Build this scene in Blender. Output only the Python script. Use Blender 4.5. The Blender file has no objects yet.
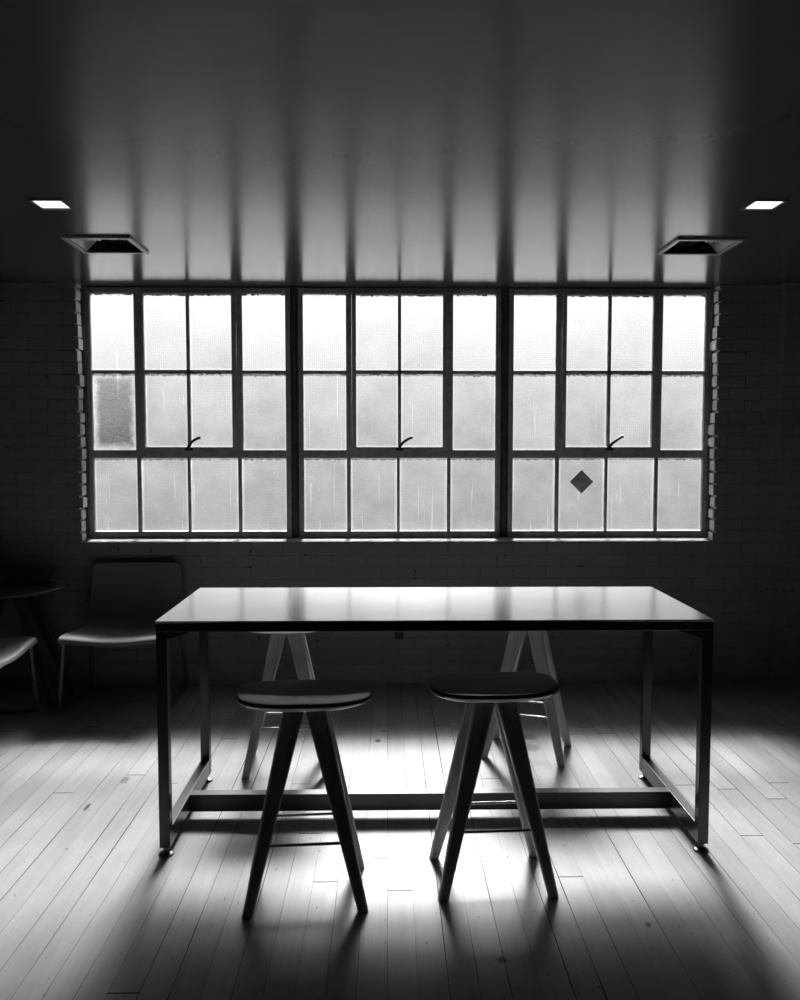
import bpy, bmesh, math, random
from mathutils import Vector, Matrix
R = math.radians
random.seed(7)
scene = bpy.context.scene
COL = scene.collection

# ------------------------------------------------------------------ helpers
def new_bm():
    return bmesh.new()

def add_box(bm, lo, hi, bevel=0.0, seg=2, mat=0):
    """axis aligned box from corner lo to corner hi"""
    c = [(a + b) / 2 for a, b in zip(lo, hi)]
    s = [abs(b - a) for a, b in zip(lo, hi)]
    r = bmesh.ops.create_cube(bm, size=1.0)
    vs = r['verts']
    for v in vs:
        v.co = Vector((c[0] + v.co.x * s[0], c[1] + v.co.y * s[1], c[2] + v.co.z * s[2]))
    fs = list({f for v in vs for f in v.link_faces})
    for f in fs:
        f.material_index = mat
    if bevel > 0:
        es = list({e for v in vs for e in v.link_edges})
        bmesh.ops.bevel(bm, geom=es, offset=bevel, segments=seg, affect='EDGES', profile=0.5, clamp_overlap=True)
    return bm

def add_loft(bm, rings, cap=True, smooth=True):
    """rings: list of equally long closed loops of points"""
    loops = [[bm.verts.new(Vector(p)) for p in ring] for ring in rings]
    n = len(loops[0])
    for a, b in zip(loops[:-1], loops[1:]):
        for i in range(n):
            j = (i + 1) % n
            f = bm.faces.new((a[i], a[j], b[j], b[i]))
            f.smooth = smooth
    if cap:
        bm.faces.new(list(reversed(loops[0])))
        bm.faces.new(loops[-1])
    return bm

def add_tube(bm, pts, rad, n=10):
    """round tube along a polyline"""
    pts = [Vector(p) for p in pts]
    rings = []
    prev = None
    for i, p in enumerate(pts):
        if i == 0:
            t = pts[1] - p
        elif i == len(pts) - 1:
            t = p - pts[i - 1]
        else:
            t = (pts[i + 1] - p).normalized() + (p - pts[i - 1]).normalized()
        t.normalize()
        if prev is None:
            up = Vector((0, 0, 1)) if abs(t.z) < 0.9 else Vector((1, 0, 0))
            a = t.cross(up).normalized()
        else:
            a = (prev - t * prev.dot(t)).normalized()
        b = t.cross(a).normalized()
        prev = a
        r = rad[i] if isinstance(rad, (list, tuple)) else rad
        rings.append([p + a * (r * math.cos(2 * math.pi * k / n)) + b * (r * math.sin(2 * math.pi * k / n)) for k in range(n)])
    add_loft(bm, rings)
    return bm

def arc_corner(path, rad, n=6):
    """round the inner corners of a polyline"""
    path = [Vector(p) for p in path]
    out = [path[0]]
    for i in range(1, len(path) - 1):
        p = path[i]
        a = (path[i - 1] - p).normalized()
        b = (path[i + 1] - p).normalized()
        p0 = p + a * rad
        p1 = p + b * rad
        for k in range(n + 1):
            t = k / n
            out.append(p0 * (1 - t) ** 2 + p * 2 * t * (1 - t) + p1 * t ** 2)
    out.append(path[-1])
    return out

def build(name, bm, mats, parent=None, smooth_angle=None):
    bmesh.ops.recalc_face_normals(bm, faces=bm.faces[:])
    me = bpy.data.meshes.new(name)
    bm.to_mesh(me)
    bm.free()
    if not isinstance(mats, (list, tuple)):
        mats = [mats]
    for m in mats:
        me.materials.append(m)
    if smooth_angle is not None:
        for p in me.polygons:
            p.use_smooth = True
        try:
            me.set_sharp_from_angle(angle=R(smooth_angle))
        except Exception:
            pass
    o = bpy.data.objects.new(name, me)
    COL.objects.link(o)
    if parent is not None:
        o.parent = parent
    return o

def thing(name, label, cat, loc=(0, 0, 0), rz=0.0, group=None):
    o = bpy.data.objects.new(name, None)
    o.empty_display_size = 0.1
    COL.objects.link(o)
    o.location = loc
    o.rotation_euler = (0, 0, rz)
    o['label'] = label
    o['category'] = cat
    if group:
        o['group'] = group
    return o

def tag(o, label, cat, group=None):
    o['label'] = label
    o['category'] = cat
    if group:
        o['group'] = group
    return o

def struct(o):
    o['kind'] = 'structure'
    return o

def dup(root, loc, rz, label):
    r = root.copy()
    COL.objects.link(r)
    r.location = loc
    r.rotation_euler = (0, 0, rz)
    r['label'] = label
    for ch in list(root.children):
        c = ch.copy()
        COL.objects.link(c)
        c.parent = r
        for g in list(ch.children):
            d = g.copy()
            COL.objects.link(d)
            d.parent = c
    return r

# ------------------------------------------------------------------ materials
class NT:
    def __init__(self, tree):
        self.t = tree
        self.n = tree.nodes
        self.l = tree.links
    def node(self, typ, **kw):
        nd = self.n.new(typ)
        for k, v in kw.items():
            setattr(nd, k, v)
        return nd
    def set(self, sock, v):
        if isinstance(v, bpy.types.NodeSocket):
            self.l.new(v, sock)
        else:
            sock.default_value = v
    def math(self, op, a, b=0.0, c=0.0, clamp=False):
        nd = self.node('ShaderNodeMath', operation=op, use_clamp=clamp)
        self.set(nd.inputs[0], a)
        self.set(nd.inputs[1], b)
        self.set(nd.inputs[2], c)
        return nd.outputs[0]
    def ramp(self, fac, stops, interp='LINEAR'):
        nd = self.node('ShaderNodeValToRGB')
        nd.color_ramp.interpolation = interp
        el = nd.color_ramp.elements
        while len(el) < len(stops):
            el.new(0.5)
        for e, (p, v) in zip(el, stops):
            e.position = p
            e.color = (v, v, v, 1)
        self.l.new(fac, nd.inputs[0])
        return nd.outputs[0]
    def noise(self, vec, scale, detail=3.0, rough=0.55):
        nd = self.node('ShaderNodeTexNoise')
        if vec is not None:
            self.l.new(vec, nd.inputs['Vector'])
        nd.inputs['Scale'].default_value = scale
        nd.inputs['Detail'].default_value = detail
        nd.inputs['Roughness'].default_value = rough
        return nd.outputs['Fac']
    def mapping(self, vec, scale=(1, 1, 1), loc=(0, 0, 0), rot=(0, 0, 0)):
        nd = self.node('ShaderNodeMapping')
        self.l.new(vec, nd.inputs['Vector'])
        nd.inputs['Scale'].default_value = scale
        nd.inputs['Location'].default_value = loc
        nd.inputs['Rotation'].default_value = rot
        return nd.outputs[0]

def mat(name):
    m = bpy.data.materials.new(name)
    m.use_nodes = True
    t = NT(m.node_tree)
    b = m.node_tree.nodes['Principled BSDF']
    return m, t, b

def g(v):
    return (v, v, v, 1)

def simple(name, val, rough, metal=0.0, spec=0.5, nscale=40.0, namp=0.15, bump=0.0, stretch=(1, 1, 1)):
    m, t, b = mat(name)
    tc = t.node('ShaderNodeTexCoord').outputs['Object']
    vec = t.mapping(tc, scale=stretch)
    nz = t.noise(vec, nscale, 4.0)
    t.l.new(t.ramp(nz, [(0.25, val * (1 - namp)), (0.75, val * (1 + namp))]), b.inputs['Base Color'])
    t.l.new(t.ramp(nz, [(0.2, rough * 0.93), (0.8, min(1, rough * 1.07))]), b.inputs['Roughness'])
    b.inputs['Metallic'].default_value = metal
    b.inputs['Specular IOR Level'].default_value = spec
    if bump:
        bp = t.node('ShaderNodeBump')
        bp.inputs['Strength'].default_value = bump
        bp.inputs['Distance'].default_value = 0.002
        t.l.new(nz, bp.inputs['Height'])
        t.l.new(bp.outputs[0], b.inputs['Normal'])
    return m

def floor_material():
    m, t, b = mat('worn_plank_floor')
    tc = t.node('ShaderNodeTexCoord').outputs['Object']
    sp = t.node('ShaderNodeSeparateXYZ')
    t.l.new(tc, sp.inputs[0])
    x, y = sp.outputs['X'], sp.outputs['Y']
    W, L = 0.0885, 3.8
    u = t.math('DIVIDE', x, W)
    row = t.math('FLOOR', u)
    fu = t.math('FRACT', u)
    wn = t.node('ShaderNodeTexWhiteNoise', noise_dimensions='1D')
    t.l.new(row, wn.inputs['W'])
    off = t.math('MULTIPLY', wn.outputs['Value'], 7.31)
    v = t.math('ADD', t.math('DIVIDE', y, L), off)
    bid = t.math('FLOOR', v)
    fv = t.math('FRACT', v)
    wb = t.node('ShaderNodeTexWhiteNoise', noise_dimensions='2D')
    cmb = t.node('ShaderNodeCombineXYZ')
    t.l.new(row, cmb.inputs[0])
    t.l.new(bid, cmb.inputs[1])
    t.l.new(cmb.outputs[0], wb.inputs['Vector'])
    board = wb.outputs['Value']
    # gaps
    eu = t.math('MINIMUM', fu, t.math('SUBTRACT', 1.0, fu))
    nz_w = t.noise(t.mapping(tc, scale=(6, 0.7, 1)), 1.6, 2.0)
    gw = t.math('MULTIPLY', t.math('MULTIPLY_ADD', t.math('POWER', wn.outputs['Value'], 4.0), 0.018, 0.0055), t.math('MULTIPLY_ADD', nz_w, 5.5, -1.75))
    gap_u = t.math('LESS_THAN', eu, gw)
    ev = t.math('MINIMUM', fv, t.math('SUBTRACT', 1.0, fv))
    gap_v = t.math('LESS_THAN', ev, 0.0007)
    gap = t.math('MAXIMUM', gap_u, gap_v)
    # grain, wear and stains
    gvec = t.mapping(tc, scale=(34, 1.5, 1))
    addv = t.node('ShaderNodeVectorMath', operation='ADD')
    t.l.new(gvec, addv.inputs[0])
    t.l.new(wb.outputs['Color'], addv.inputs[1])
    grain = t.noise(addv.outputs[0], 1.6, 6.0, 0.65)
    wear = t.noise(t.mapping(tc, scale=(2.2, 1.1, 1)), 1.5, 5.0, 0.6)
    spots = t.noise(t.mapping(tc, scale=(10, 5, 1)), 6.0, 2.0, 0.5)
    spotm = t.math('MULTIPLY', t.math('SUBTRACT', spots, 0.70), 18.0, clamp=True)
    base = t.math('MULTIPLY_ADD', board, 0.05, 0.255)
    base = t.math('MULTIPLY', base, t.math('MULTIPLY_ADD', grain, 0.36, 0.82))
    base = t.math('MULTIPLY', base, t.math('MULTIPLY_ADD', wear, 0.75, 0.62))
    # a few knots and stains seen on the boards
    stain = None
    for (kx, ky, ax, ay, st_) in STAINS:
        dx = t.math('DIVIDE', t.math('SUBTRACT', x, kx), ax)
        dy = t.math('DIVIDE', t.math('SUBTRACT', y, ky), ay)
        d = t.math('SQRT', t.math('ADD', t.math('MULTIPLY', dx, dx), t.math('MULTIPLY', dy, dy)))
        d = t.math('ADD', d, t.math('MULTIPLY_ADD', t.noise(tc, 60.0, 3.0), 0.9, -0.45))
        mm = t.math('MULTIPLY', t.math('MULTIPLY_ADD', d, -2.5, 2.5, clamp=True), st_)
        stain = mm if stain is None else t.math('MAXIMUM', stain, mm)
    base = t.math('MULTIPLY', base, t.math('SUBTRACT', 1.0, stain))
    dark = t.math('SUBTRACT', 1.0, t.math('MULTIPLY', gap, 0.93))
    base = t.math('MULTIPLY', base, dark)
    base = t.math('MULTIPLY', base, t.math('SUBTRACT', 1.0, t.math('MULTIPLY', spotm, 0.6)))
    cc = t.node('ShaderNodeCombineColor')
    for i in range(3):
        t.l.new(base, cc.inputs[i])
    t.l.new(cc.outputs[0], b.inputs['Base Color'])
    rough = t.math('ADD', t.math('MULTIPLY_ADD', wear, 0.06, FLOOR_ROUGH - 0.03), t.math('MULTIPLY', t.math('SUBTRACT', board, 0.5), 0.02))
    t.l.new(rough, b.inputs['Roughness'])
    spec = t.math('MULTIPLY', t.math('MULTIPLY_ADD', grain, FLOOR_SPEC * 0.4, FLOOR_SPEC * 0.8), t.math('SUBTRACT', 1.0, t.math('MULTIPLY', gap, 0.95)))
    spec = t.math('MULTIPLY', spec, t.math('SUBTRACT', 1.0, t.math('MULTIPLY', spotm, 0.35)))
    t.l.new(spec, b.inputs['Specular IOR Level'])
    # boards cup a little, gaps sink
    h = t.math('MULTIPLY_ADD', gap, -1.0, t.math('MULTIPLY', t.math('POWER', t.math('SUBTRACT', fu, 0.5), 2.0), 0.35))
    h = t.math('ADD', h, t.math('MULTIPLY', grain, 0.10))
    h = t.math('ADD', h, t.math('MULTIPLY', t.math('MULTIPLY', fu, t.math('SUBTRACT', board, 0.5)), 0.22))
    bp = t.node('ShaderNodeBump')
    bp.inputs['Strength'].default_value = 0.5
    bp.inputs['Distance'].default_value = 0.0015
    t.l.new(h, bp.inputs['Height'])
    t.l.new(bp.outputs[0], b.inputs['Normal'])
    return m

def brick_material():
    m, t, b = mat('painted_brick')
    tc = t.node('ShaderNodeTexCoord').outputs['Object']
    sp = t.node('ShaderNodeSeparateXYZ')
    t.l.new(tc, sp.inputs[0])
    cb = t.node('ShaderNodeCombineXYZ')
    t.l.new(t.math('ADD', sp.outputs['X'], sp.outputs['Y']), cb.inputs[0])
    t.l.new(sp.outputs['Z'], cb.inputs[1])
    wob = t.node('ShaderNodeTexNoise')
    t.l.new(cb.outputs[0], wob.inputs['Vector'])
    wob.inputs['Scale'].default_value = 7.0
    wsc = t.node('ShaderNodeVectorMath', operation='MULTIPLY_ADD')
    t.l.new(wob.outputs['Color'], wsc.inputs[0])
    wsc.inputs[1].default_value = (0.012, 0.012, 0)
    t.l.new(cb.outputs[0], wsc.inputs[2])
    br = t.node('ShaderNodeTexBrick')
    t.l.new(wsc.outputs[0], br.inputs['Vector'])
    br.inputs['Scale'].default_value = 1.0
    br.inputs['Brick Width'].default_value = 0.215
    br.inputs['Row Height'].default_value = 0.078
    br.inputs['Mortar Size'].default_value = 0.006
    br.inputs['Mortar Smooth'].default_value = 0.5
    br.inputs['Color1'].default_value = g(0.9)
    br.inputs['Color2'].default_value = g(1.0)
    br.inputs['Mortar'].default_value = g(0.84)
    n1 = t.noise(cb.outputs[0], 2.2, 5.0)
    chips = t.noise(t.mapping(cb.outputs[0], scale=(13, 30, 1)), 1.0, 3.0)
    near = t.math('MULTIPLY', t.math('GREATER_THAN', chips, 0.665), t.math('GREATER_THAN', br.outputs['Fac'], 0.15))
    val = t.math('MULTIPLY', t.math('MULTIPLY_ADD', n1, 0.5, 0.75), BRICK_VAL)
    mx = t.node('ShaderNodeMix', data_type='RGBA', blend_type='MULTIPLY')
    mx.inputs['Factor'].default_value = 1.0
    cc = t.node('ShaderNodeCombineColor')
    v2 = t.math('MULTIPLY', val, t.math('SUBTRACT', 1.0, t.math('MULTIPLY', near, 0.8)))
    for i in range(3):
        t.l.new(v2, cc.inputs[i])
    t.l.new(br.outputs['Color'], mx.inputs['A'])
    t.l.new(cc.outputs[0], mx.inputs['B'])
    t.l.new(mx.outputs['Result'], b.inputs['Base Color'])
    b.inputs['Roughness'].default_value = 0.62
    b.inputs['Specular IOR Level'].default_value = 0.3
    fine = t.noise(cb.outputs[0], 45.0, 4.0)
    h = t.math('ADD', t.math('MULTIPLY', br.outputs['Fac'], -1.0), t.math('MULTIPLY', fine, 0.35))
    h = t.math('ADD', h, t.math('MULTIPLY', near, -0.9))
    bp = t.node('ShaderNodeBump')
    bp.inputs['Strength'].default_value = 0.6
    bp.inputs['Distance'].default_value = 0.006
    t.l.new(h, bp.inputs['Height'])
    t.l.new(bp.outputs[0], b.inputs['Normal'])
    return m

def ceiling_material():
    m, t, b = mat('gloss_painted_ceiling')
    tc = t.node('ShaderNodeTexCoord').outputs['Object']
    n1 = t.noise(tc, 1.1, 5.0)
    n2 = t.noise(tc, 14.0, 4.0)
    v = t.math('MULTIPLY', t.math('MULTIPLY_ADD', n1, 0.25, 0.87), CEIL_VAL)
    v = t.math('MULTIPLY', v, t.math('MULTIPLY_ADD', n2, 0.2, 0.9))
    cc = t.node('ShaderNodeCombineColor')
    for i in range(3):
        t.l.new(v, cc.inputs[i])
    t.l.new(cc.outputs[0], b.inputs['Base Color'])
    t.l.new(t.math('MULTIPLY_ADD', n2, 0.04, CEIL_ROUGH - 0.02), b.inputs['Roughness'])
    b.inputs['Specular IOR Level'].default_value = CEIL_SPEC
    return m

def glass_material(name, dirt, grain_amt, slope=20.0, wobble=0.06):
    """obscure wired-pattern glass: part clear, part scattering, dirtier towards the putty and with runs"""
    m = bpy.data.materials.new(name)
    m.use_nodes = True
    t = NT(m.node_tree)
    t.n.clear()
    out = t.node('ShaderNodeOutputMaterial')
    tc = t.node('ShaderNodeTexCoord').outputs['Object']
    geo = t.node('ShaderNodeNewGeometry')
    rnd = geo.outputs['Random Per Island']
    sp = t.node('ShaderNodeSeparateXYZ')
    t.l.new(tc, sp.inputs[0])
    cb = t.node('ShaderNodeCombineXYZ')
    t.l.new(sp.outputs['X'], cb.inputs[0])
    t.l.new(sp.outputs['Z'], cb.inputs[1])
    P = cb.outputs[0]
    # pressed honeycomb pattern
    vor = t.node('ShaderNodeTexVoronoi')
    vor.inputs['Scale'].default_value = 75.0
    vor.inputs['Randomness'].default_value = 0.25
    t.l.new(P, vor.inputs['Vector'])
    hexp = t.math('MULTIPLY_ADD', vor.outputs['Distance'], 0.14, 0.90)
    # cloudy film that stays off the rubbed edges, runs, and a grey band of old putty smear at the top
    uvn = t.node('ShaderNodeTexCoord').outputs['UV']
    su = t.node('ShaderNodeSeparateXYZ')
    t.l.new(uvn, su.inputs[0])
    U, V = su.outputs['X'], su.outputs['Y']
    wob = t.math('MULTIPLY', t.math('SUBTRACT', t.noise(P, 9.0, 4.0, 0.6), 0.5), wobble)
    eu = t.math('MINIMUM', U, t.math('SUBTRACT', 1.0, U))
    ev = t.math('MULTIPLY', t.math('MINIMUM', V, t.math('SUBTRACT', 1.0, V)), 1.65)
    ed = t.math('ADD', t.math('MINIMUM', eu, ev), wob)
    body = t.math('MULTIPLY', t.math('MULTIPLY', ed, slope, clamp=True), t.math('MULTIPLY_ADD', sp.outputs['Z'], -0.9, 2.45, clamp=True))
    film = t.noise(P, 4.0, 5.0, 0.6)
    runs = t.noise(t.mapping(P, scale=(42, 1.3, 1)), 1.0, 3.0, 0.6)
    runm = t.math('MULTIPLY', t.math('GREATER_THAN', runs, 0.66), 0.10)
    flecks = t.math('MULTIPLY', t.math('GREATER_THAN', t.noise(P, 38.0, 2.0, 0.5), 0.76), 0.15)
    grain = t.noise(P, 160.0, 2.0, 0.7)
    scratch = t.noise(t.mapping(P, scale=(30, 90, 1), rot=(0, 0, 0.6)), 1.0, 3.0, 0.7)
    smear = t.math('MULTIPLY', t.math('GREATER_THAN', t.math('ADD', V, t.math('MULTIPLY', t.math('SUBTRACT', t.noise(t.mapping(P, scale=(14, 3, 1)), 3.0, 4.0), 0.5), 0.07)), 0.975), t.math('MULTIPLY_ADD', rnd, 0.35, 0.05))
    fg = t.math('MULTIPLY', grain, grain_amt)
    fs = t.math('MULTIPLY', scratch, grain_amt * 0.8)
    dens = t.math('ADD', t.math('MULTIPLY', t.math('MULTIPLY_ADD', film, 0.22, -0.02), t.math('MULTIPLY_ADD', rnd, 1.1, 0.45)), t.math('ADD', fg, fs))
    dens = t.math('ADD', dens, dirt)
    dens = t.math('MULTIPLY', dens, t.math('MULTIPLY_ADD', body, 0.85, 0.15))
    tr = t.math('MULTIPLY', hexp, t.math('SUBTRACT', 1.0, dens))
    tr = t.math('ADD', tr, t.math('ADD', runm, flecks))
    tr = t.math('SUBTRACT', tr, smear, clamp=True)
    cc = t.node('ShaderNodeCombineColor')
    for i in range(3):
        t.l.new(tr, cc.inputs[i])
    tp = t.node('ShaderNodeBsdfTransparent')
    t.l.new(cc.outputs[0], tp.inputs['Color'])
    tl = t.node('ShaderNodeBsdfTranslucent')
    t.l.new(cc.outputs[0], tl.inputs['Color'])
    mix = t.node('ShaderNodeMixShader')
    mix.inputs[0].default_value = GLASS_SCATTER
    t.l.new(tp.outputs[0], mix.inputs[1])
    t.l.new(tl.outputs[0], mix.inputs[2])
    gl = t.node('ShaderNodeBsdfGlossy')
    gl.inputs['Roughness'].default_value = 0.25
    fr = t.node('ShaderNodeFresnel')
    fr.inputs['IOR'].default_value = 1.45
    mix2 = t.node('ShaderNodeMixShader')
    t.l.new(t.math('MULTIPLY', fr.outputs[0], 0.6), mix2.inputs[0])
    t.l.new(mix.outputs[0], mix2.inputs[1])
    t.l.new(gl.outputs[0], mix2.inputs[2])
    t.l.new(mix2.outputs[0], out.inputs['Surface'])
    return m

def wood_material(name, val, rough, spec, axis='Z'):
    m, t, b = mat(name)
    tc = t.node('ShaderNodeTexCoord').outputs['Object']
    sc = {'Z': (40, 40, 2.5), 'X': (2.5, 40, 40), 'Y': (40, 2.5, 40)}[axis]
    gr = t.noise(t.mapping(tc, scale=sc), 1.0, 6.0, 0.6)
    t.l.new(t.ramp(gr, [(0.2, val * 0.62), (0.55, val), (0.85, val * 1.25)]), b.inputs['Base Color'])
    t.l.new(t.ramp(gr, [(0.2, rough - 0.06), (0.8, rough + 0.06)]), b.inputs['Roughness'])
    b.inputs['Specular IOR Level'].default_value = spec
    bp = t.node('ShaderNodeBump')
    bp.inputs['Strength'].default_value = 0.12
    bp.inputs['Distance'].default_value = 0.001
    t.l.new(gr, bp.inputs['Height'])
    t.l.new(bp.outputs[0], b.inputs['Normal'])
    return m

def emit_material(name, strength):
    m = bpy.data.materials.new(name)
    m.use_nodes = True
    t = NT(m.node_tree)
    t.n.clear()
    out = t.node('ShaderNodeOutputMaterial')
    em = t.node('ShaderNodeEmission')
    tc = t.node('ShaderNodeTexCoord').outputs['Object']
    t.l.new(t.ramp(t.noise(tc, 9.0, 2.0), [(0.3, 0.94), (0.7, 1.0)]), em.inputs['Color'])
    em.inputs['Strength'].default_value = strength
    t.l.new(em.outputs[0], out.inputs['Surface'])
    return m

STAINS = [(-0.049, 4.315, 0.018, 0.030, 0.85), (0.762, 4.36, 0.045, 0.05, 0.45), (0.744, 4.20, 0.055, 0.06, 0.5), (-1.299, 3.521, 0.010, 0.045, 0.8),
          (-1.227, 3.813, 0.022, 0.05, 0.45), (-0.02, 4.46, 0.012, 0.02, 0.6), (0.35, 2.42, 0.02, 0.02, 0.5), (0.85, 2.6, 0.01, 0.018, 0.6)]
# ---- tunables
FLOOR_ROUGH, FLOOR_SPEC = 0.33, 0.10
BRICK_VAL = 0.28
CEIL_VAL, CEIL_ROUGH, CEIL_SPEC = 0.09, 0.22, 0.9
GLASS_SCATTER = 0.006
GLOW, GLOW_EL, GLOW_W = 680.0, 40.4, 0.066

M = {}
M['floor'] = floor_material()
M['brick'] = brick_material()
M['ceiling'] = ceiling_material()
M['plain_wall'] = simple('dark_painted_wall', 0.04, 0.7, nscale=6, bump=0.2)
M['baseboard'] = simple('painted_baseboard', 0.28, 0.5, nscale=12)
M['sill'] = simple('flaking_white_paint', 0.32, 0.7, spec=0.1, nscale=25, namp=0.25, bump=0.6)
M['jamb'] = simple('lit_white_jamb_brick', 0.85, 0.5, nscale=20, namp=0.2, bump=0.5)  # wall brick in a paler copy, window light painted into the reveals
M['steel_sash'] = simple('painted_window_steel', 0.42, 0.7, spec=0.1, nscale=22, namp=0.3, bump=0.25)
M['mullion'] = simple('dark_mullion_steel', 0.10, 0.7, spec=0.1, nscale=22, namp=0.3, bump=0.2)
M['putty'] = simple('crumbling_putty', 0.30, 0.9, spec=0.1, nscale=60, namp=0.4, bump=0.6)
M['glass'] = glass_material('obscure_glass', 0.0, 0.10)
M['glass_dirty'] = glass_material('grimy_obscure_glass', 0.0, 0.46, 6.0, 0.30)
M['iron'] = simple('black_iron', 0.03, 0.4, metal=0.6, nscale=50)
M['table_top'] = simple('brushed_tabletop', 0.40, 0.185, metal=1.0, spec=0.5, nscale=5, namp=0.05, stretch=(1, 4, 1))
M['table_steel'] = simple('blackened_steel', 0.010, 0.29, metal=0.0, spec=0.6, nscale=7, namp=0.2)
M['foot'] = simple('dark_foot', 0.03, 0.35, metal=0.0)
M['stool_wood'] = wood_material('stool_wood', 0.3, 0.42, 0.5, 'Z')
M['seat_wood'] = wood_material('stool_seat_wood', 0.04, 0.5, 0.25, 'X')
M['lit_ply'] = wood_material('floor_lit_ply_underside', 0.8, 0.35, 0.5, 'X')  # pale wood, brightened to paint in the light reflected from the floor
M['rod'] = simple('footrest_steel', 0.25, 0.3, metal=1.0)
M['chair_shell'] = simple('pale_chair_shell', 0.21, 0.5, spec=0.2, nscale=60, namp=0.05)
M['chair_frame'] = simple('grey_chair_tube', 0.12, 0.4, metal=0.2)
M['dark_wood'] = wood_material('dark_table_wood', 0.05, 0.4, 0.5, 'Z')
M['vent_white'] = simple('vent_white_paint', 0.6, 0.3, spec=1.0, nscale=30)
M['vent_dark'] = simple('vent_shaded_metal', 0.012, 0.5, metal=0.3)  # shade inside the vent, put into a dark colour
M['light_trim'] = simple('light_trim_dark', 0.06, 0.5)
M['lamp'] = emit_material('lamp_diffuser', 1.5)
M['black_plastic'] = simple('black_plastic', 0.015, 0.4)
M['sticker'] = simple('faded_sticker', 0.24, 0.6, nscale=22, namp=0.8)
M['sticker'].node_tree.nodes['Principled BSDF'].inputs['Transmission Weight'].default_value = 0.35
M['sticker'].node_tree.nodes['Principled BSDF'].inputs['Roughness'].default_value = 0.9

# ------------------------------------------------------------------ setting
WY = 5.40          # inner face of the window wall
CZ = 2.60          # ceiling
OX0, OX1, OZ0 = -1.974, 2.139, 0.945   # window opening
TH = 0.20          # wall thickness
SX, BY = 4.4, -3.2

bm = new_bm()
add_box(bm, (-SX - 0.2, BY - 0.2, -0.1), (SX + 0.2, WY + TH, 0.0))
struct(build('floor', bm, M['floor']))

# window wall with opening, piers and brick jambs
bm = new_bm()
add_box(bm, (-SX - 0.2, WY, 0), (OX0 - 0.02, WY + TH, CZ))
add_box(bm, (OX1 + 0.02, WY, 0), (SX + 0.2, WY + TH, CZ))
add_box(bm, (OX0 - 0.02, WY, 0), (OX1 + 0.02, WY + TH, OZ0 - 0.010))
add_box(bm, (-3.05, WY - 0.07, 0), (-2.545, WY, CZ))
add_box(bm, (2.545, WY - 0.07, 0), (3.05, WY, CZ))
z = OZ0 - 0.02
k = 0
while z < CZ - 0.01:
    h = min(random.uniform(0.066, 0.074), CZ - z)
    for sx, ex in ((1, OX0), (-1, OX1)):
        jut = random.uniform(-0.007, 0.009)
        ln = 0.20 if (k % 2) else 0.10
        x0, x1 = ex - sx * ln, ex + sx * jut
        fy = WY - random.uniform(0.0, 0.005)
        add_box(bm, (min(x0, x1), fy, z + 0.002), (max(x0, x1), WY + TH - 0.01, z + h + 0.003), bevel=random.uniform(0.005, 0.014), seg=3)
    z += 0.0785
    k += 1
bm.normal_update()
for f in bm.faces:
    c = f.calc_center_median()
    if (abs(c.x - OX0) < 0.02 and f.normal.x > 0.35 or abs(c.x - OX1) < 0.02 and f.normal.x < -0.35) and c.z > OZ0 - 0.03:
        f.material_index = 1  # only inward faces take the lit copy of the brick
struct(build('wall_back', bm, [M['brick'], M['jamb']]))

bm = new_bm()
add_box(bm, (-SX - 0.2, BY - 0.2, 0), (-SX, WY, CZ))
struct(build('wall_left', bm, M['plain_wall']))
bm = new_bm()
add_box(bm, (SX, BY - 0.2, 0), (SX + 0.2, WY, CZ))
struct(build('wall_right', bm, M['plain_wall']))
bm = new_bm()
add_box(bm, (-SX, BY - 0.2, 0), (SX, BY, CZ))
struct(build('wall_front', bm, M['plain_wall']))

# baseboard: follows the piers
bm = new_bm()
for x0, x1, yf in ((-SX, -3.05, WY), (-3.065, -2.53, WY - 0.07), (-2.545, 2.545, WY), (2.53, 3.065, WY - 0.07), (3.05, SX, WY)):
    add_box(bm, (x0, yf - 0.014, 0.0), (x1, yf + 0.002, 0.128), bevel=0.004)
struct(build('baseboard_back', bm, M['baseboard']))

# window sill: sloped, flaking front edge
bm = new_bm()
N = 150
rings = []
for i in range(N + 1):
    x = OX0 - 0.012 + (OX1 - OX0 + 0.024) * i / N
    j = random.uniform(-0.003, 0.003)
    jz = random.uniform(-0.003, 0.002)
    rings.append([(x, WY + TH - 0.02, OZ0 - 0.024), (x, WY - 0.004 + j, OZ0 - 0.011 + jz), (x, WY - 0.006 + j, OZ0 - 0.005 + jz),
                  (x, WY + 0.008 + j, OZ0 + 0.002), (x, WY + 0.10, OZ0 + 0.012), (x, WY + TH - 0.02, OZ0 + 0.012)])
add_loft(bm, rings, smooth=False)
struct(build('trim_1', bm, M['sill']))

# ceiling with four recesses
VENTS = [(-1.447, 4.38, 0.345, 0.33), (1.626, 4.366, 0.345, 0.33)]
LAMPS = [(-1.445, 3.675, 0.15, 0.15), (1.63, 3.635, 0.15, 0.15)]
holes = []
for (cx, cy, w, d) in VENTS:
    holes.append((cx - w / 2 + 0.02, cx + w / 2 - 0.02, cy - d / 2 + 0.02, cy + d / 2 - 0.02, 0.12))
for (cx, cy, w, d) in LAMPS:
    holes.append((cx - w / 2 + 0.008, cx + w / 2 - 0.008, cy - d / 2 + 0.008, cy + d / 2 - 0.008, 0.05))
xs = sorted({-SX - 0.2, SX + 0.2} | {h[0] for h in holes} | {h[1] for h in holes})
ys = sorted({BY - 0.2, WY + TH} | {h[2] for h in holes} | {h[3] for h in holes})
bm = new_bm()
vg = {}
def gv(x, y, z):
    key = (round(x, 5), round(y, 5), round(z, 5))
    if key not in vg:
        vg[key] = bm.verts.new(key)
    return vg[key]
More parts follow.
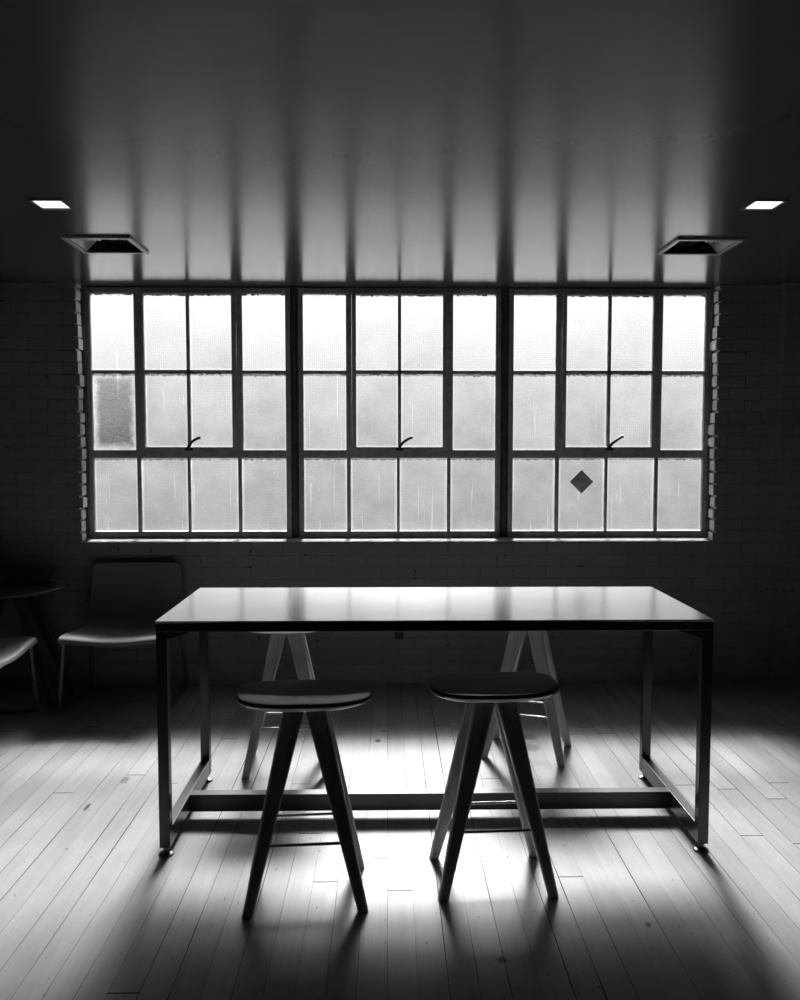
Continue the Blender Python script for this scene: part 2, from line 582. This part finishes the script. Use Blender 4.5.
for a, b_ in zip(xs[:-1], xs[1:]):
    for c, d in zip(ys[:-1], ys[1:]):
        mx, my = (a + b_) / 2, (c + d) / 2
        if any(h[0] < mx < h[1] and h[2] < my < h[3] for h in holes):
            continue
        bm.faces.new((gv(a, c, CZ), gv(a, d, CZ), gv(b_, d, CZ), gv(b_, c, CZ)))
for h in holes:
    inx = [v for v in xs if h[0] <= v <= h[1]]
    iny = [v for v in ys if h[2] <= v <= h[3]]
    top = CZ + h[4]
    for a, b_ in zip(inx[:-1], inx[1:]):
        for yy in (h[2], h[3]):
            bm.faces.new((gv(a, yy, CZ), gv(b_, yy, CZ), gv(b_, yy, top), gv(a, yy, top)))
        for c, d in zip(iny[:-1], iny[1:]):
            bm.faces.new((gv(a, c, top), gv(a, d, top), gv(b_, d, top), gv(b_, c, top)))
    for c, d in zip(iny[:-1], iny[1:]):
        for xx in (h[0], h[1]):
            bm.faces.new((gv(xx, c, CZ), gv(xx, d, CZ), gv(xx, d, top), gv(xx, c, top)))
add_box(bm, (-SX - 0.2, BY - 0.2, CZ + 0.2), (SX + 0.2, WY + TH, CZ + 0.3))
# closing rim of the slab
for lo, hi in (((-SX - 0.2, BY - 0.2, CZ), (-SX - 0.15, WY + TH, CZ + 0.2)), ((SX + 0.15, BY - 0.2, CZ), (SX + 0.2, WY + TH, CZ + 0.2)),
               ((-SX - 0.2, BY - 0.2, CZ), (SX + 0.2, BY - 0.15, CZ + 0.2)), ((-SX - 0.2, WY + TH - 0.05, CZ), (SX + 0.2, WY + TH, CZ + 0.2))):
    add_box(bm, lo, hi)
struct(build('ceiling', bm, M['ceiling']))

# ------------------------------------------------------------------ windows
FY = 5.50          # room face of the steel frame
UW = 1.333
ZB0, ZB1 = 0.998, 1.484
ZM0, ZM1 = 1.537, 2.036
ZT0, ZT1 = 2.062, 2.556
ZS0 = 1.557
c_top = [(0.032, 0.313), (0.380, 0.652), (0.678, 0.950), (1.018, 1.300)]
c_bot = [(0.032, 0.313), (0.345, 0.645), (0.670, 0.978), (1.008, 1.300)]
UX = [-1.966, -0.582, 0.803]

def sq(bm, x0, x1, z0, z1, y0, y1, bev=0.003):
    add_box(bm, (x0, y0, z0), (x1, y1, z1), bevel=bev, seg=2)

def pane(bm, x0, x1, z0, z1, y, mi):
    uv = bm.loops.layers.uv.verify()
    old = set(bm.faces)
    add_box(bm, (x0 - 0.006, y, z0 - 0.006), (x1 + 0.006, y + 0.004, z1 + 0.006), mat=mi)
    for f in bm.faces:
        if f not in old:
            for lp in f.loops:
                lp[uv].uv = ((lp.vert.co.x - x0) / (x1 - x0), (lp.vert.co.z - z0) / (z1 - z0))

for n, x0 in enumerate(UX):
    bm = new_bm()
    d0, d1 = FY, FY + 0.045
    # outer frame (a double angle: wide flat + thin raised lip)
    sq(bm, x0, x0 + 0.032, 0.958, 2.592, d0, d1)
    sq(bm, x0 + 1.300, x0 + UW, 0.958, 2.592, d0, d1)
    sq(bm, x0 + 0.03, x0 + 1.302, 0.958, ZB0, d0, d1)
    sq(bm, x0 + 0.03, x0 + 1.302, ZT1, 2.592, d0, d1)
    # rail between the bottom row and the rest
    sq(bm, x0 + 0.03, x0 + 1.302, ZB1, ZM0, d0 + 0.004, d1)
    # muntins of the bottom row
    for a, b_ in zip(c_bot[:-1], c_bot[1:]):
        sq(bm, x0 + a[1] + 0.003, x0 + b_[0] - 0.003, ZB0 - 0.002, ZB1 + 0.002, d0 + 0.008, d1)
    # uprights beside the sash
    sq(bm, x0 + c_top[0][1], x0 + 0.350, ZM0 - 0.002, ZT1 + 0.002, d0 + 0.004, d1)
    sq(bm, x0 + 0.982, x0 + c_top[3][0], ZM0 - 0.002, ZT1 + 0.002, d0 + 0.004, d1)
    # cross bars of the side lights
    for a in (c_top[0], c_top[3]):
        sq(bm, x0 + a[0] - 0.002, x0 + a[1] + 0.002, ZM1 + 0.002, ZT0 - 0.002, d0 + 0.008, d1)
    w = struct(build('window_%d' % (n + 1), bm, M['steel_sash'], smooth_angle=40))
    # fixed lights
    bm = new_bm()
    for i, (a, b_) in enumerate(c_bot):
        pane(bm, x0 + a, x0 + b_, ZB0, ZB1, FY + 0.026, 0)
    for i in (0, 3):
        a, b_ = c_top[i]
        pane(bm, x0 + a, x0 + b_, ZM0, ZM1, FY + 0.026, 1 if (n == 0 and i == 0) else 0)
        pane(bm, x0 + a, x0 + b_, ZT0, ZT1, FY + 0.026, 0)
    build('fixed_glazing', bm, [M['glass'], M['glass_dirty']], w)
    # hopper sash
    bm = new_bm()
    s0, s1 = FY - 0.012, FY + 0.030
    sq(bm, x0 + 0.352, x0 + 0.380, 1.530, ZT1 + 0.010, s0, s1)
    sq(bm, x0 + 0.950, x0 + 0.980, 1.530, ZT1 + 0.010, s0, s1)
    sq(bm, x0 + 0.378, x0 + 0.952, 1.530, ZS0, s0, s1)
    sq(bm, x0 + 0.378, x0 + 0.952, ZT1 - 0.006, ZT1 + 0.010, s0, s1)
    sq(bm, x0 + 0.378, x0 + 0.952, ZM1 + 0.001, ZT0 - 0.001, s0 + 0.008, s1)
    sq(bm, x0 + 0.654, x0 + 0.676, ZS0 - 0.002, ZT1, s0 + 0.008, s1)
    s = build('sash', bm, M['steel_sash'], w, smooth_angle=40)
    bm = new_bm()
    for a, b_ in c_top[1:3]:
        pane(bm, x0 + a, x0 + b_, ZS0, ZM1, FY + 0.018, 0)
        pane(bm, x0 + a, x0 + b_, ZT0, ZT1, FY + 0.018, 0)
    build('sash_glazing', bm, [M['glass']], s)
    # lever handle on the bottom rail of the sash
    bm = new_bm()
    hx = x0 + 0.662
    add_box(bm, (hx - 0.022, s0 - 0.016, 1.532), (hx + 0.030, s0, 1.556), bevel=0.004)
    lift = [0.070, 0.072, 0.078][n]
    add_tube(bm, [(hx, s0 - 0.010, 1.545), (hx + 0.008, s0 - 0.022, 1.565), (hx + 0.024, s0 - 0.032, 1.585), (hx + 0.048, s0 - 0.038, 1.602),
                  (hx + 0.075, s0 - 0.042, 1.545 + lift), (hx + 0.088, s0 - 0.042, 1.546 + lift)], [0.012, 0.011, 0.0095, 0.009, 0.009, 0.010], 10)
    build('handle', bm, M['iron'], s, smooth_angle=50)
    # striker plate with flaked paint
    bm = new_bm()
    px = x0 + (0.800 if n < 2 else 0.545)
    add_box(bm, (px - 0.045, s0 - 0.008, 1.490), (px + 0.045, s0 + 0.014, 1.534), bevel=0.002)
    add_box(bm, (px - 0.045, s0 - 0.012, 1.534), (px - 0.033, s0 + 0.001, 1.556), bevel=0.002)
    add_box(bm, (px + 0.033, s0 - 0.012, 1.534), (px + 0.045, s0 + 0.001, 1.556), bevel=0.002)
    build('striker_plate', bm, M['steel_sash'], s, smooth_angle=40)
    # crumbling putty and paint along the pane edges
    bm = new_bm()
    rr = random.Random(31 + n)
    def edge(xa, xb, z, up, amt, yy):
        x = xa
        while x < xb:
            l = rr.uniform(0.006, 0.028)
            hgt = amt * rr.uniform(0.15, 1.0)
            if rr.random() < 0.5:
                add_box(bm, (x, yy - 0.006, z - (hgt if up else 0.002)), (min(x + l, xb), yy + 0.001, z + (0.002 if up else hgt)), bevel=0.001, seg=1)
            x += l
    for i, (a, b_) in enumerate(c_top):
        yy = FY + (0.026 if i in (0, 3) else 0.018)
        edge(x0 + a, x0 + b_, ZT1 - (0.006 if i in (1, 2) else 0), True, 0.011, yy)
        edge(x0 + a, x0 + b_, ZM1, True, 0.006, yy)
    build('putty', bm, M['putty'], w)

# mullion posts between the windows, and the thin packing at the jambs and head
for i, (a, b_) in enumerate(((UX[0] + UW - 0.002, UX[1] + 0.002), (UX[1] + UW - 0.002, UX[2] + 0.002))):
    bm = new_bm()
    add_box(bm, (a, FY + 0.012, 0.955), (b_, FY + 0.06, 2.598), bevel=0.003)
    add_box(bm, (a + 0.014, FY - 0.002, 0.957), (b_ - 0.014, FY + 0.03, 2.596), bevel=0.003)
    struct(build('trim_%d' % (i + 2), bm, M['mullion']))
bm = new_bm()
add_box(bm, (OX0 - 0.01, FY + 0.006, 2.590), (OX1 + 0.01, FY + 0.06, CZ))
add_box(bm, (OX0 - 0.01, FY - 0.03, OZ0), (UX[0] + 0.004, FY + 0.06, CZ))
add_box(bm, (UX[2] + UW - 0.004, FY - 0.03, OZ0), (OX1 + 0.01, FY + 0.06, CZ))
add_box(bm, (OX0 - 0.01, FY + 0.006, OZ0 + 0.002), (OX1 + 0.01, FY + 0.06, 0.962))
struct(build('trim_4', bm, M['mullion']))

# diamond sticker on the right window
bm = new_bm()
hd = 0.079
add_loft(bm, [[(-hd, 0, 0), (0, 0, -hd), (hd, 0, 0), (0, 0, hd)], [(-hd, 0.0015, 0), (0, 0.0015, -hd), (hd, 0.0015, 0), (0, 0.0015, hd)]], smooth=False)
o = build('window_sticker', bm, M['sticker'])
o.location = (1.300, FY + 0.026 - 0.0016, 1.325)
tag(o, 'small dark diamond-shaped sticker on a bottom pane of the right window', 'sticker')

# ------------------------------------------------------------------ ceiling fittings
def make_vent(cx, cy, w, d, outer, label):
    t = thing('air_vent', label, 'vent', (cx, cy, CZ), 0, 'ceiling air vents')
    s = outer           # +1: outer side is +x
    bm = new_bm()
    fw, dz = 0.022, -0.012
    for lo, hi in (((-w / 2, -d / 2), (w / 2, -d / 2 + fw)), ((-w / 2, d / 2 - fw), (w / 2, d / 2)), ((-w / 2, -d / 2 + fw), (-w / 2 + fw, d / 2 - fw)), ((w / 2 - fw, -d / 2 + fw), (w / 2, d / 2 - fw))):
        add_box(bm, (lo[0], lo[1], dz), (hi[0], hi[1], -0.0005), bevel=0.002)
    build('frame', bm, M['vent_white'], t)
    bm = new_bm()
    iw, idp = w / 2 - fw, d / 2 - fw
    for lo, hi in (((-iw, -idp - 0.001), (iw, -idp + 0.002)), ((-iw, idp - 0.002), (iw, idp + 0.001)), ((-iw - 0.001, -idp), (-iw + 0.002, idp)), ((iw - 0.002, -idp), (iw + 0.001, idp))):
        add_box(bm, (lo[0], lo[1], -0.006), (hi[0], hi[1], 0.085))
    build('throat', bm, M['vent_dark'], t)
    bm = new_bm()
    add_box(bm, (-iw, -idp, 0.086), (iw, idp, 0.090))
    build('back_plate', bm, M['vent_dark'], t)
    # slanted fins running front to back: short pale ones paint the lit near corner, dark ones the shade
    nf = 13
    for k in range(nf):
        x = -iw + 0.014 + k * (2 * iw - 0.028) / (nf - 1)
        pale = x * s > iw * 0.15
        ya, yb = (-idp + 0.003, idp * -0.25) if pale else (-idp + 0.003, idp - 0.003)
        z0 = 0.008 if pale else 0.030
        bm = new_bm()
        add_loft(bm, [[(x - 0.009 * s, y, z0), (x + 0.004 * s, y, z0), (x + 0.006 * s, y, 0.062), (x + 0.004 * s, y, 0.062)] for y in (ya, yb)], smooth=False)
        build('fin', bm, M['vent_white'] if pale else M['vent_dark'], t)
    # sloping pale panel added to paint the light on the outer throat wall
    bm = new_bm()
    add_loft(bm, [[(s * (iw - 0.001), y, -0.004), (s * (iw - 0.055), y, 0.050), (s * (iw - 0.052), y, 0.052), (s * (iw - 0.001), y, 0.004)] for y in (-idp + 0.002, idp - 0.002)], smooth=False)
    build('lit_panel', bm, M['vent_white'], t)
    return t
make_vent(*VENTS[0], -1, 'square ceiling air vent near the left end of the window')
make_vent(*VENTS[1], 1, 'square ceiling air vent near the right end of the window')

def make_lamp(cx, cy, w, d, label):
    t = thing('recessed_light', label, 'light', (cx, cy, CZ), 0, 'recessed ceiling lights')
    bm = new_bm()
    fw = 0.013
    for lo, hi in (((-w / 2, -d / 2), (w / 2, -d / 2 + fw)), ((-w / 2, d / 2 - fw), (w / 2, d / 2)), ((-w / 2, -d / 2 + fw), (-w / 2 + fw, d / 2 - fw)), ((w / 2 - fw, -d / 2 + fw), (w / 2, d / 2 - fw))):
        add_box(bm, (lo[0], lo[1], -0.006), (hi[0], hi[1], -0.0005), bevel=0.0015)
    build('frame', bm, M['light_trim'], t)
    bm = new_bm()
    add_box(bm, (-w / 2 + fw - 0.002, -d / 2 + fw - 0.002, 0.002), (w / 2 - fw + 0.002, d / 2 - fw + 0.002, 0.008))
    build('diffuser', bm, M['lamp'], t)
make_lamp(*LAMPS[0], 'small square recessed ceiling light, lit white, on the left side')
make_lamp(*LAMPS[1], 'small square recessed ceiling light, lit white, on the right side')

# ------------------------------------------------------------------ outlet on the brick
t = thing('electrical_outlet', 'small black electrical outlet box on the brick wall under the window', 'outlet', (0.078, WY, 0.335))
bm = new_bm()
add_box(bm, (-0.030, -0.020, -0.040), (0.030, -0.001, 0.045), bevel=0.004)
build('cover_plate', bm, M['black_plastic'], t)
for zz in (-0.02, 0.022):
    bm = new_bm()
    add_box(bm, (-0.016, -0.023, zz - 0.013), (0.016, -0.0195, zz + 0.013), bevel=0.003)
    build('socket', bm, M['black_plastic'], t)

# ------------------------------------------------------------------ the big table
TX0, TX1, TY0, TY1, TZ = -0.866, 1.232, 3.074, 3.820, 0.905
cx, cy = (TX0 + TX1) / 2, (TY0 + TY1) / 2
hw, hd = (TX1 - TX0) / 2, (TY1 - TY0) / 2
t = thing('work_table', 'long counter-height table with pale top and dark steel frame between the stools', 'table', (cx, cy, 0))
bm = new_bm()
add_box(bm, (-hw, -hd, TZ - 0.007), (hw, hd, TZ), bevel=0.0012)
build('tabletop', bm, M['table_top'], t)
A = 0.034   # apron height
LW = 0.041
bm = new_bm()
zt, zb = TZ - 0.0075, TZ - 0.0075 - A
add_box(bm, (-hw + 0.001, -hd + 0.001, zb), (hw - 0.001, -hd + LW, zt), bevel=0.002)
add_box(bm, (-hw + 0.001, hd - LW, zb), (hw - 0.001, hd - 0.001, zt), bevel=0.002)
add_box(bm, (-hw + 0.001, -hd + LW, zb), (-hw + LW, hd - LW, zt), bevel=0.002)
add_box(bm, (hw - LW, -hd + LW, zb), (hw - 0.001, hd - LW, zt), bevel=0.002)
for k in range(3):
    x = -hw + LW + (2 * hw - 2 * LW) * (k + 1) / 4
    add_box(bm, (x - 0.02, -hd + LW, zb + 0.006), (x + 0.02, hd - LW, zt))
build('apron', bm, M['table_steel'], t)
for sx in (-1, 1):
    for sy in (-1, 1):
        bm = new_bm()
        x0, y0 = sx * (hw - LW / 2 - 0.001), sy * (hd - LW / 2 - 0.001)
        add_box(bm, (x0 - LW / 2, y0 - LW / 2, 0.034), (x0 + LW / 2, y0 + LW / 2, zb), bevel=0.0025)
        lg = build('leg', bm, M['table_steel'], t)
        bm = new_bm()
        rings = []
        for r_, z_ in ((0.027, 0.0), (0.029, 0.002), (0.028, 0.007), (0.020, 0.011), (0.009, 0.013)):
            rings.append([(x0 + r_ * math.cos(2 * math.pi * q / 24), y0 + r_ * math.sin(2 * math.pi * q / 24), z_) for q in range(24)])
        add_loft(bm, rings)
        add_tube(bm, [(x0, y0, 0.008), (x0, y0, 0.035)], 0.0075, 12)
        add_tube(bm, [(x0, y0, 0.024), (x0, y0, 0.030)], 0.012, 6)
        build('leveling_foot', bm, M['foot'], lg, smooth_angle=40)
for sx in (-1, 1):
    bm = new_bm()
    x0 = sx * (hw - LW / 2 - 0.001)
    add_box(bm, (x0 - LW / 2 + 0.001, -hd + LW, 0.035), (x0 + LW / 2 - 0.001, hd - LW, 0.106), bevel=0.002)
    build('side_rail', bm, M['table_steel'], t)
bm = new_bm()
sy = 3.415 - cy
add_box(bm, (-hw + LW, sy - 0.025, 0.034), (hw - LW, sy + 0.025, 0.106), bevel=0.002)
build('stretcher', bm, M['table_steel'], t)
for sx in (-1, 1):
    bm = new_bm()
    xa, xb = sx * (hw - LW), sx * (hw - LW - 0.085)
    ya = -hd + 0.010
    add_loft(bm, [[(xa, y, zb), (xb, y, zb), (xb, y, zb - 0.004), (xa, y, zb - 0.030)] for y in (ya, ya + 0.006)], smooth=False)
    build('corner_gusset', bm, M['table_steel'], t)

# ------------------------------------------------------------------ stools
def superellipse(a, b_, n, k, rx=2.6):
    out = []
    for i in range(n):
        th = 2 * math.pi * i / n
        c, s = math.cos(th), math.sin(th)
        out.append((a * math.copysign(abs(c) ** (2 / rx), c), b_ * math.copysign(abs(s) ** (2 / rx), s)))
    return out

def make_stool(label):
    t = thing('bar_stool', label, 'stool', (0, 0, 0), 0, 'wooden stools around the long table')
    ST, SA, SB = 0.722, 0.232, 0.152
    def sad(x, y):      # saddle: ends lifted, middle dished
        return 0.007 * (x / SA) ** 2 - 0.003 * (1 - (x / SA) ** 2) * (1 - (y / SB) ** 2)
    bm = new_bm()
    n = 56
    rings = []
    for sc_, dz in ((0.02, 0), (0.3, 0), (0.55, 0), (0.75, 0), (0.88, 0), (0.955, -0.0005), (0.985, -0.0025), (1.0, -0.007), (0.999, -0.0125), (0.975, -0.0185), (0.93, -0.0245), (0.86, -0.0295), (0.6, -0.033), (0.3, -0.033), (0.02, -0.033)):
        ring = []
        for (x, y) in superellipse(SA * sc_, SB * sc_, n, 0, 3.3):
            low = dz < -0.05
            ring.append((x, y, ST - 0.010 + dz + sad(x, y) * (0.5 if low else 1.0) - 0.0))
        rings.append(ring)
    add_loft(bm, rings)
    bm.normal_update()
    for f in bm.faces:
        if f.calc_center_median().z < ST - 0.010 - 0.0125 + 0.001 and len(f.verts) <= n:
            f.material_index = 1  # lower rim painted bright for floor light
    build('seat', bm, [M['seat_wood'], M['lit_ply']], t, smooth_angle=60)
    zt = ST - 0.040
    for sx in (-1, 1):
        for sy_ in (-1, 1):
            bm = new_bm()
            top = Vector((sx * 0.0345, sy_ * 0.052, zt))
            bot = Vector((sx * 0.192, sy_ * 0.146, 0.0))
            rings = []
            m = 10
            for q in range(m + 1):
                f = q / m
                p = top.lerp(bot, f)
                w_ = 0.0365 * (1 - f) + 0.0175 * f
                d_ = 0.024 * (1 - f) + 0.0150 * f
                c_ = 0.006
                rings.append([p + Vector((u, v, 0)) for u, v in ((-w_ + c_, -d_), (w_ - c_, -d_), (w_, -d_ + c_), (w_, d_ - c_), (w_ - c_, d_), (-w_ + c_, d_), (-w_, d_ - c_), (-w_, -d_ + c_))])
            rings[-1] = [Vector((p.x, p.y, 0.0)) for p in rings[-1]]
            add_loft(bm, rings, smooth=False)
            build('leg', bm, M['stool_wood'], t)
    for sy_ in (-1, 1):
        bm = new_bm()
        zr = 0.225
        f = (zt - zr) / zt
        xx = 0.0345 + (0.192 - 0.0345) * f
        yy = sy_ * (0.052 + (0.146 - 0.052) * f)
        pts = arc_corner([(-xx, yy, zr + 0.018), (-xx + 0.014, yy, zr - 0.002), (xx - 0.014, yy, zr - 0.002), (xx, yy, zr + 0.018)], 0.012, 5)
        add_tube(bm, pts, 0.0052, 10)
        build('footrest', bm, M['rod'], t, smooth_angle=60)
    return t

st = make_stool('wooden stool at the table\'s near side, left of the two nearest stools')
st.location = (-0.283, 2.824, 0)
st.rotation_euler = (0, 0, R(4.0))
dup(st, (0.375, 2.912, 0), R(3.0), 'wooden stool at the table\'s near side, right of the two nearest stools')
dup(st, (-0.484, 3.985, 0), R(3.0), 'wooden stool behind the long table, beyond its left half, near the lounge chair')
dup(st, (0.714, 4.150, 0), R(-18.5), 'wooden stool behind the long table, beyond its right half, turned at an angle')

# ------------------------------------------------------------------ lounge chairs
def make_chair(label):
    t = thing('lounge_chair', label, 'chair', (0, 0, 0), 0, 'low shell chairs by the left wall')
    prof = [(-0.288, 0.408), (-0.288, 0.418), (-0.280, 0.427), (-0.255, 0.434), (-0.18, 0.434), (-0.06, 0.424), (0.06, 0.416), (0.13, 0.418), (0.175, 0.432), (0.205, 0.462),
            (0.225, 0.51), (0.242, 0.58), (0.255, 0.66), (0.266, 0.74), (0.272, 0.785), (0.2735, 0.800), (0.275, 0.812)]
    halfw = [0.288, 0.295, 0.299, 0.301, 0.302, 0.301, 0.299, 0.297, 0.295, 0.293, 0.291, 0.289, 0.287, 0.286, 0.281, 0.270, 0.235]
    th = 0.012
    n = 24
    bm = new_bm()
    rings = []
    for i, ((y, z), hw_) in enumerate(zip(prof, halfw)):
        a = prof[max(0, i - 1)]
        b_ = prof[min(len(prof) - 1, i + 1)]
        tx, tz = b_[0] - a[0], b_[1] - a[1]
        l = math.hypot(tx, tz)
        nx, nz = -tz / l, tx / l        # up / forward normal
        up, dn = [], []
        for q in range(n + 1):
            u = -1 + 2 * q / n
            x = u * hw_
            bow = 0.014 * u * u          # gentle dish across the width
            wave = -0.010 * math.cos(u * math.pi) * max(0, 1 - i / 8.0)
            up.append((x, y + nx * bow, z + nz * bow + wave))
            dn.append((x, y + nx * (bow - th), z + nz * (bow - th) + wave))
        rings.append(up + dn[::-1])
    add_loft(bm, rings)
    build('seat_shell', bm, M['chair_shell'], t, smooth_angle=50)
    for sx in (-1, 1):
        bm = new_bm()
        path = [(sx * 0.280, -0.262, 0.425), (sx * 0.308, -0.286, 0.0135), (sx * 0.308, 0.270, 0.0135), (sx * 0.285, 0.185, 0.428)]
        add_tube(bm, arc_corner(path, 0.045, 7), 0.0135, 12)
        build('sled_leg', bm, M['chair_frame'], t, smooth_angle=60)
    for yy, zz in ((-0.20, 0.408), (0.12, 0.398)):
        bm = new_bm()
        add_tube(bm, [(-0.282, yy, zz), (0.282, yy, zz)], 0.009, 10)
        build('crossbar', bm, M['chair_frame'], t, smooth_angle=60)
    return t

ch = make_chair('low shell chair with sled legs by the brick wall, facing the room')
ch.location = (-1.605, 5.064, 0)
dup(ch, (-2.312, 4.49, 0), R(95), 'low shell chair at the left edge, turned sideways beside the round table')

# ------------------------------------------------------------------ round side table
t = thing('side_table', 'small dark round table standing against the brick wall at far left', 'table', (-2.315, 5.085, 0))
bm = new_bm()
n = 72
rings = []
for r_, z_ in ((0.01, 0.692), (0.20, 0.692), (0.300, 0.692), (0.3045, 0.690), (0.305, 0.686), (0.302, 0.681), (0.27, 0.668), (0.20, 0.662), (0.01, 0.662)):
    rings.append([(r_ * math.cos(2 * math.pi * q / n), r_ * math.sin(2 * math.pi * q / n), z_) for q in range(n)])
add_loft(bm, rings)
build('tabletop', bm, M['dark_wood'], t, smooth_angle=40)
for sx in (-1, 1):
    for sy_ in (-1, 1):
        bm = new_bm()
        top = Vector((sx * 0.085, sy_ * 0.07, 0.664))
        bot = Vector((sx * 0.305, sy_ * 0.150, 0.0))
        rings = []
        for q in range(9):
            f = q / 8
            p = top.lerp(bot, f)
            w_ = 0.036 * (1 - f) + 0.018 * f
            d_ = 0.022 * (1 - f) + 0.015 * f
            c_ = 0.005
            rings.append([p + Vector((u, v, 0)) for u, v in ((-w_ + c_, -d_), (w_ - c_, -d_), (w_, -d_ + c_), (w_, d_ - c_), (w_ - c_, d_), (-w_ + c_, d_), (-w_, d_ - c_), (-w_, -d_ + c_))])
        add_loft(bm, rings, smooth=False)
        build('leg', bm, M['dark_wood'], t)

# ------------------------------------------------------------------ sky
w = bpy.data.worlds.new('overcast_sky')
scene.world = w
w.use_nodes = True
t = NT(w.node_tree)
t.n.clear()
out = t.node('ShaderNodeOutputWorld')
bg = t.node('ShaderNodeBackground')
tc = t.node('ShaderNodeTexCoord').outputs['Generated']
nrm = t.node('ShaderNodeVectorMath', operation='NORMALIZE')
t.l.new(tc, nrm.inputs[0])
sp = t.node('ShaderNodeSeparateXYZ')
t.l.new(nrm.outputs[0], sp.inputs[0])
zf = t.math('MULTIPLY_ADD', sp.outputs['Z'], 0.5, 0.5)
# values are radiance / 4 : ground, horizon haze, upper sky
sky = t.ramp(zf, [(0.0, 0.005), (0.310, 0.001), (0.345, 0.03), (0.367, 0.20), (0.392, 0.46), (0.456, 0.135), (0.50, 0.17), (0.5436, 0.195), (0.587, 0.24), (0.671, 0.40), (0.85, 0.2), (1.0, 0.05)])
sky = t.math('MULTIPLY', sky, 4.0)
sd = t.node('ShaderNodeVectorMath', operation='DOT_PRODUCT')
t.l.new(nrm.outputs[0], sd.inputs[0])
sd.inputs[1].default_value = (0.03, math.cos(R(GLOW_EL)), math.sin(R(GLOW_EL)))
ex = t.math('EXPONENT', t.math('DIVIDE', t.math('SUBTRACT', sd.outputs['Value'], 1.0), GLOW_W * GLOW_W))
tot = t.math('MULTIPLY_ADD', ex, GLOW, sky)
t.l.new(tot, bg.inputs['Strength'])
bg.inputs['Color'].default_value = (1, 1, 1, 1)
t.l.new(bg.outputs[0], out.inputs['Surface'])
w.cycles.sampling_method = 'MANUAL'
w.cycles.sample_map_resolution = 1024

# ------------------------------------------------------------------ camera
cam = bpy.data.cameras.new('camera')
cam.sensor_fit = 'HORIZONTAL'
cam.sensor_width = 36.0
cam.lens = 830 / 800 * 36.0
co = bpy.data.objects.new('camera', cam)
COL.objects.link(co)
co.location = (0, 0, 1.55)
co.rotation_euler = (math.pi / 2 - math.atan(52 / 830), 0, -math.atan(13 / 830))
scene.camera = co

# ------------------------------------------------------------------ look
vs = scene.view_settings
scene.display_settings.display_device = 'sRGB'
vs.view_transform = 'Standard'
vs.look = 'None'
vs.exposure = 0.5
vs.gamma = 1.0
vs.use_curve_mapping = False
scene.cycles.use_denoising = True
scene.cycles.max_bounces = 10
scene.cycles.diffuse_bounces = 5
scene.cycles.glossy_bounces = 5
scene.cycles.transparent_max_bounces = 12
scene.cycles.sample_clamp_indirect = 6.0
scene.cycles.caustics_reflective = True
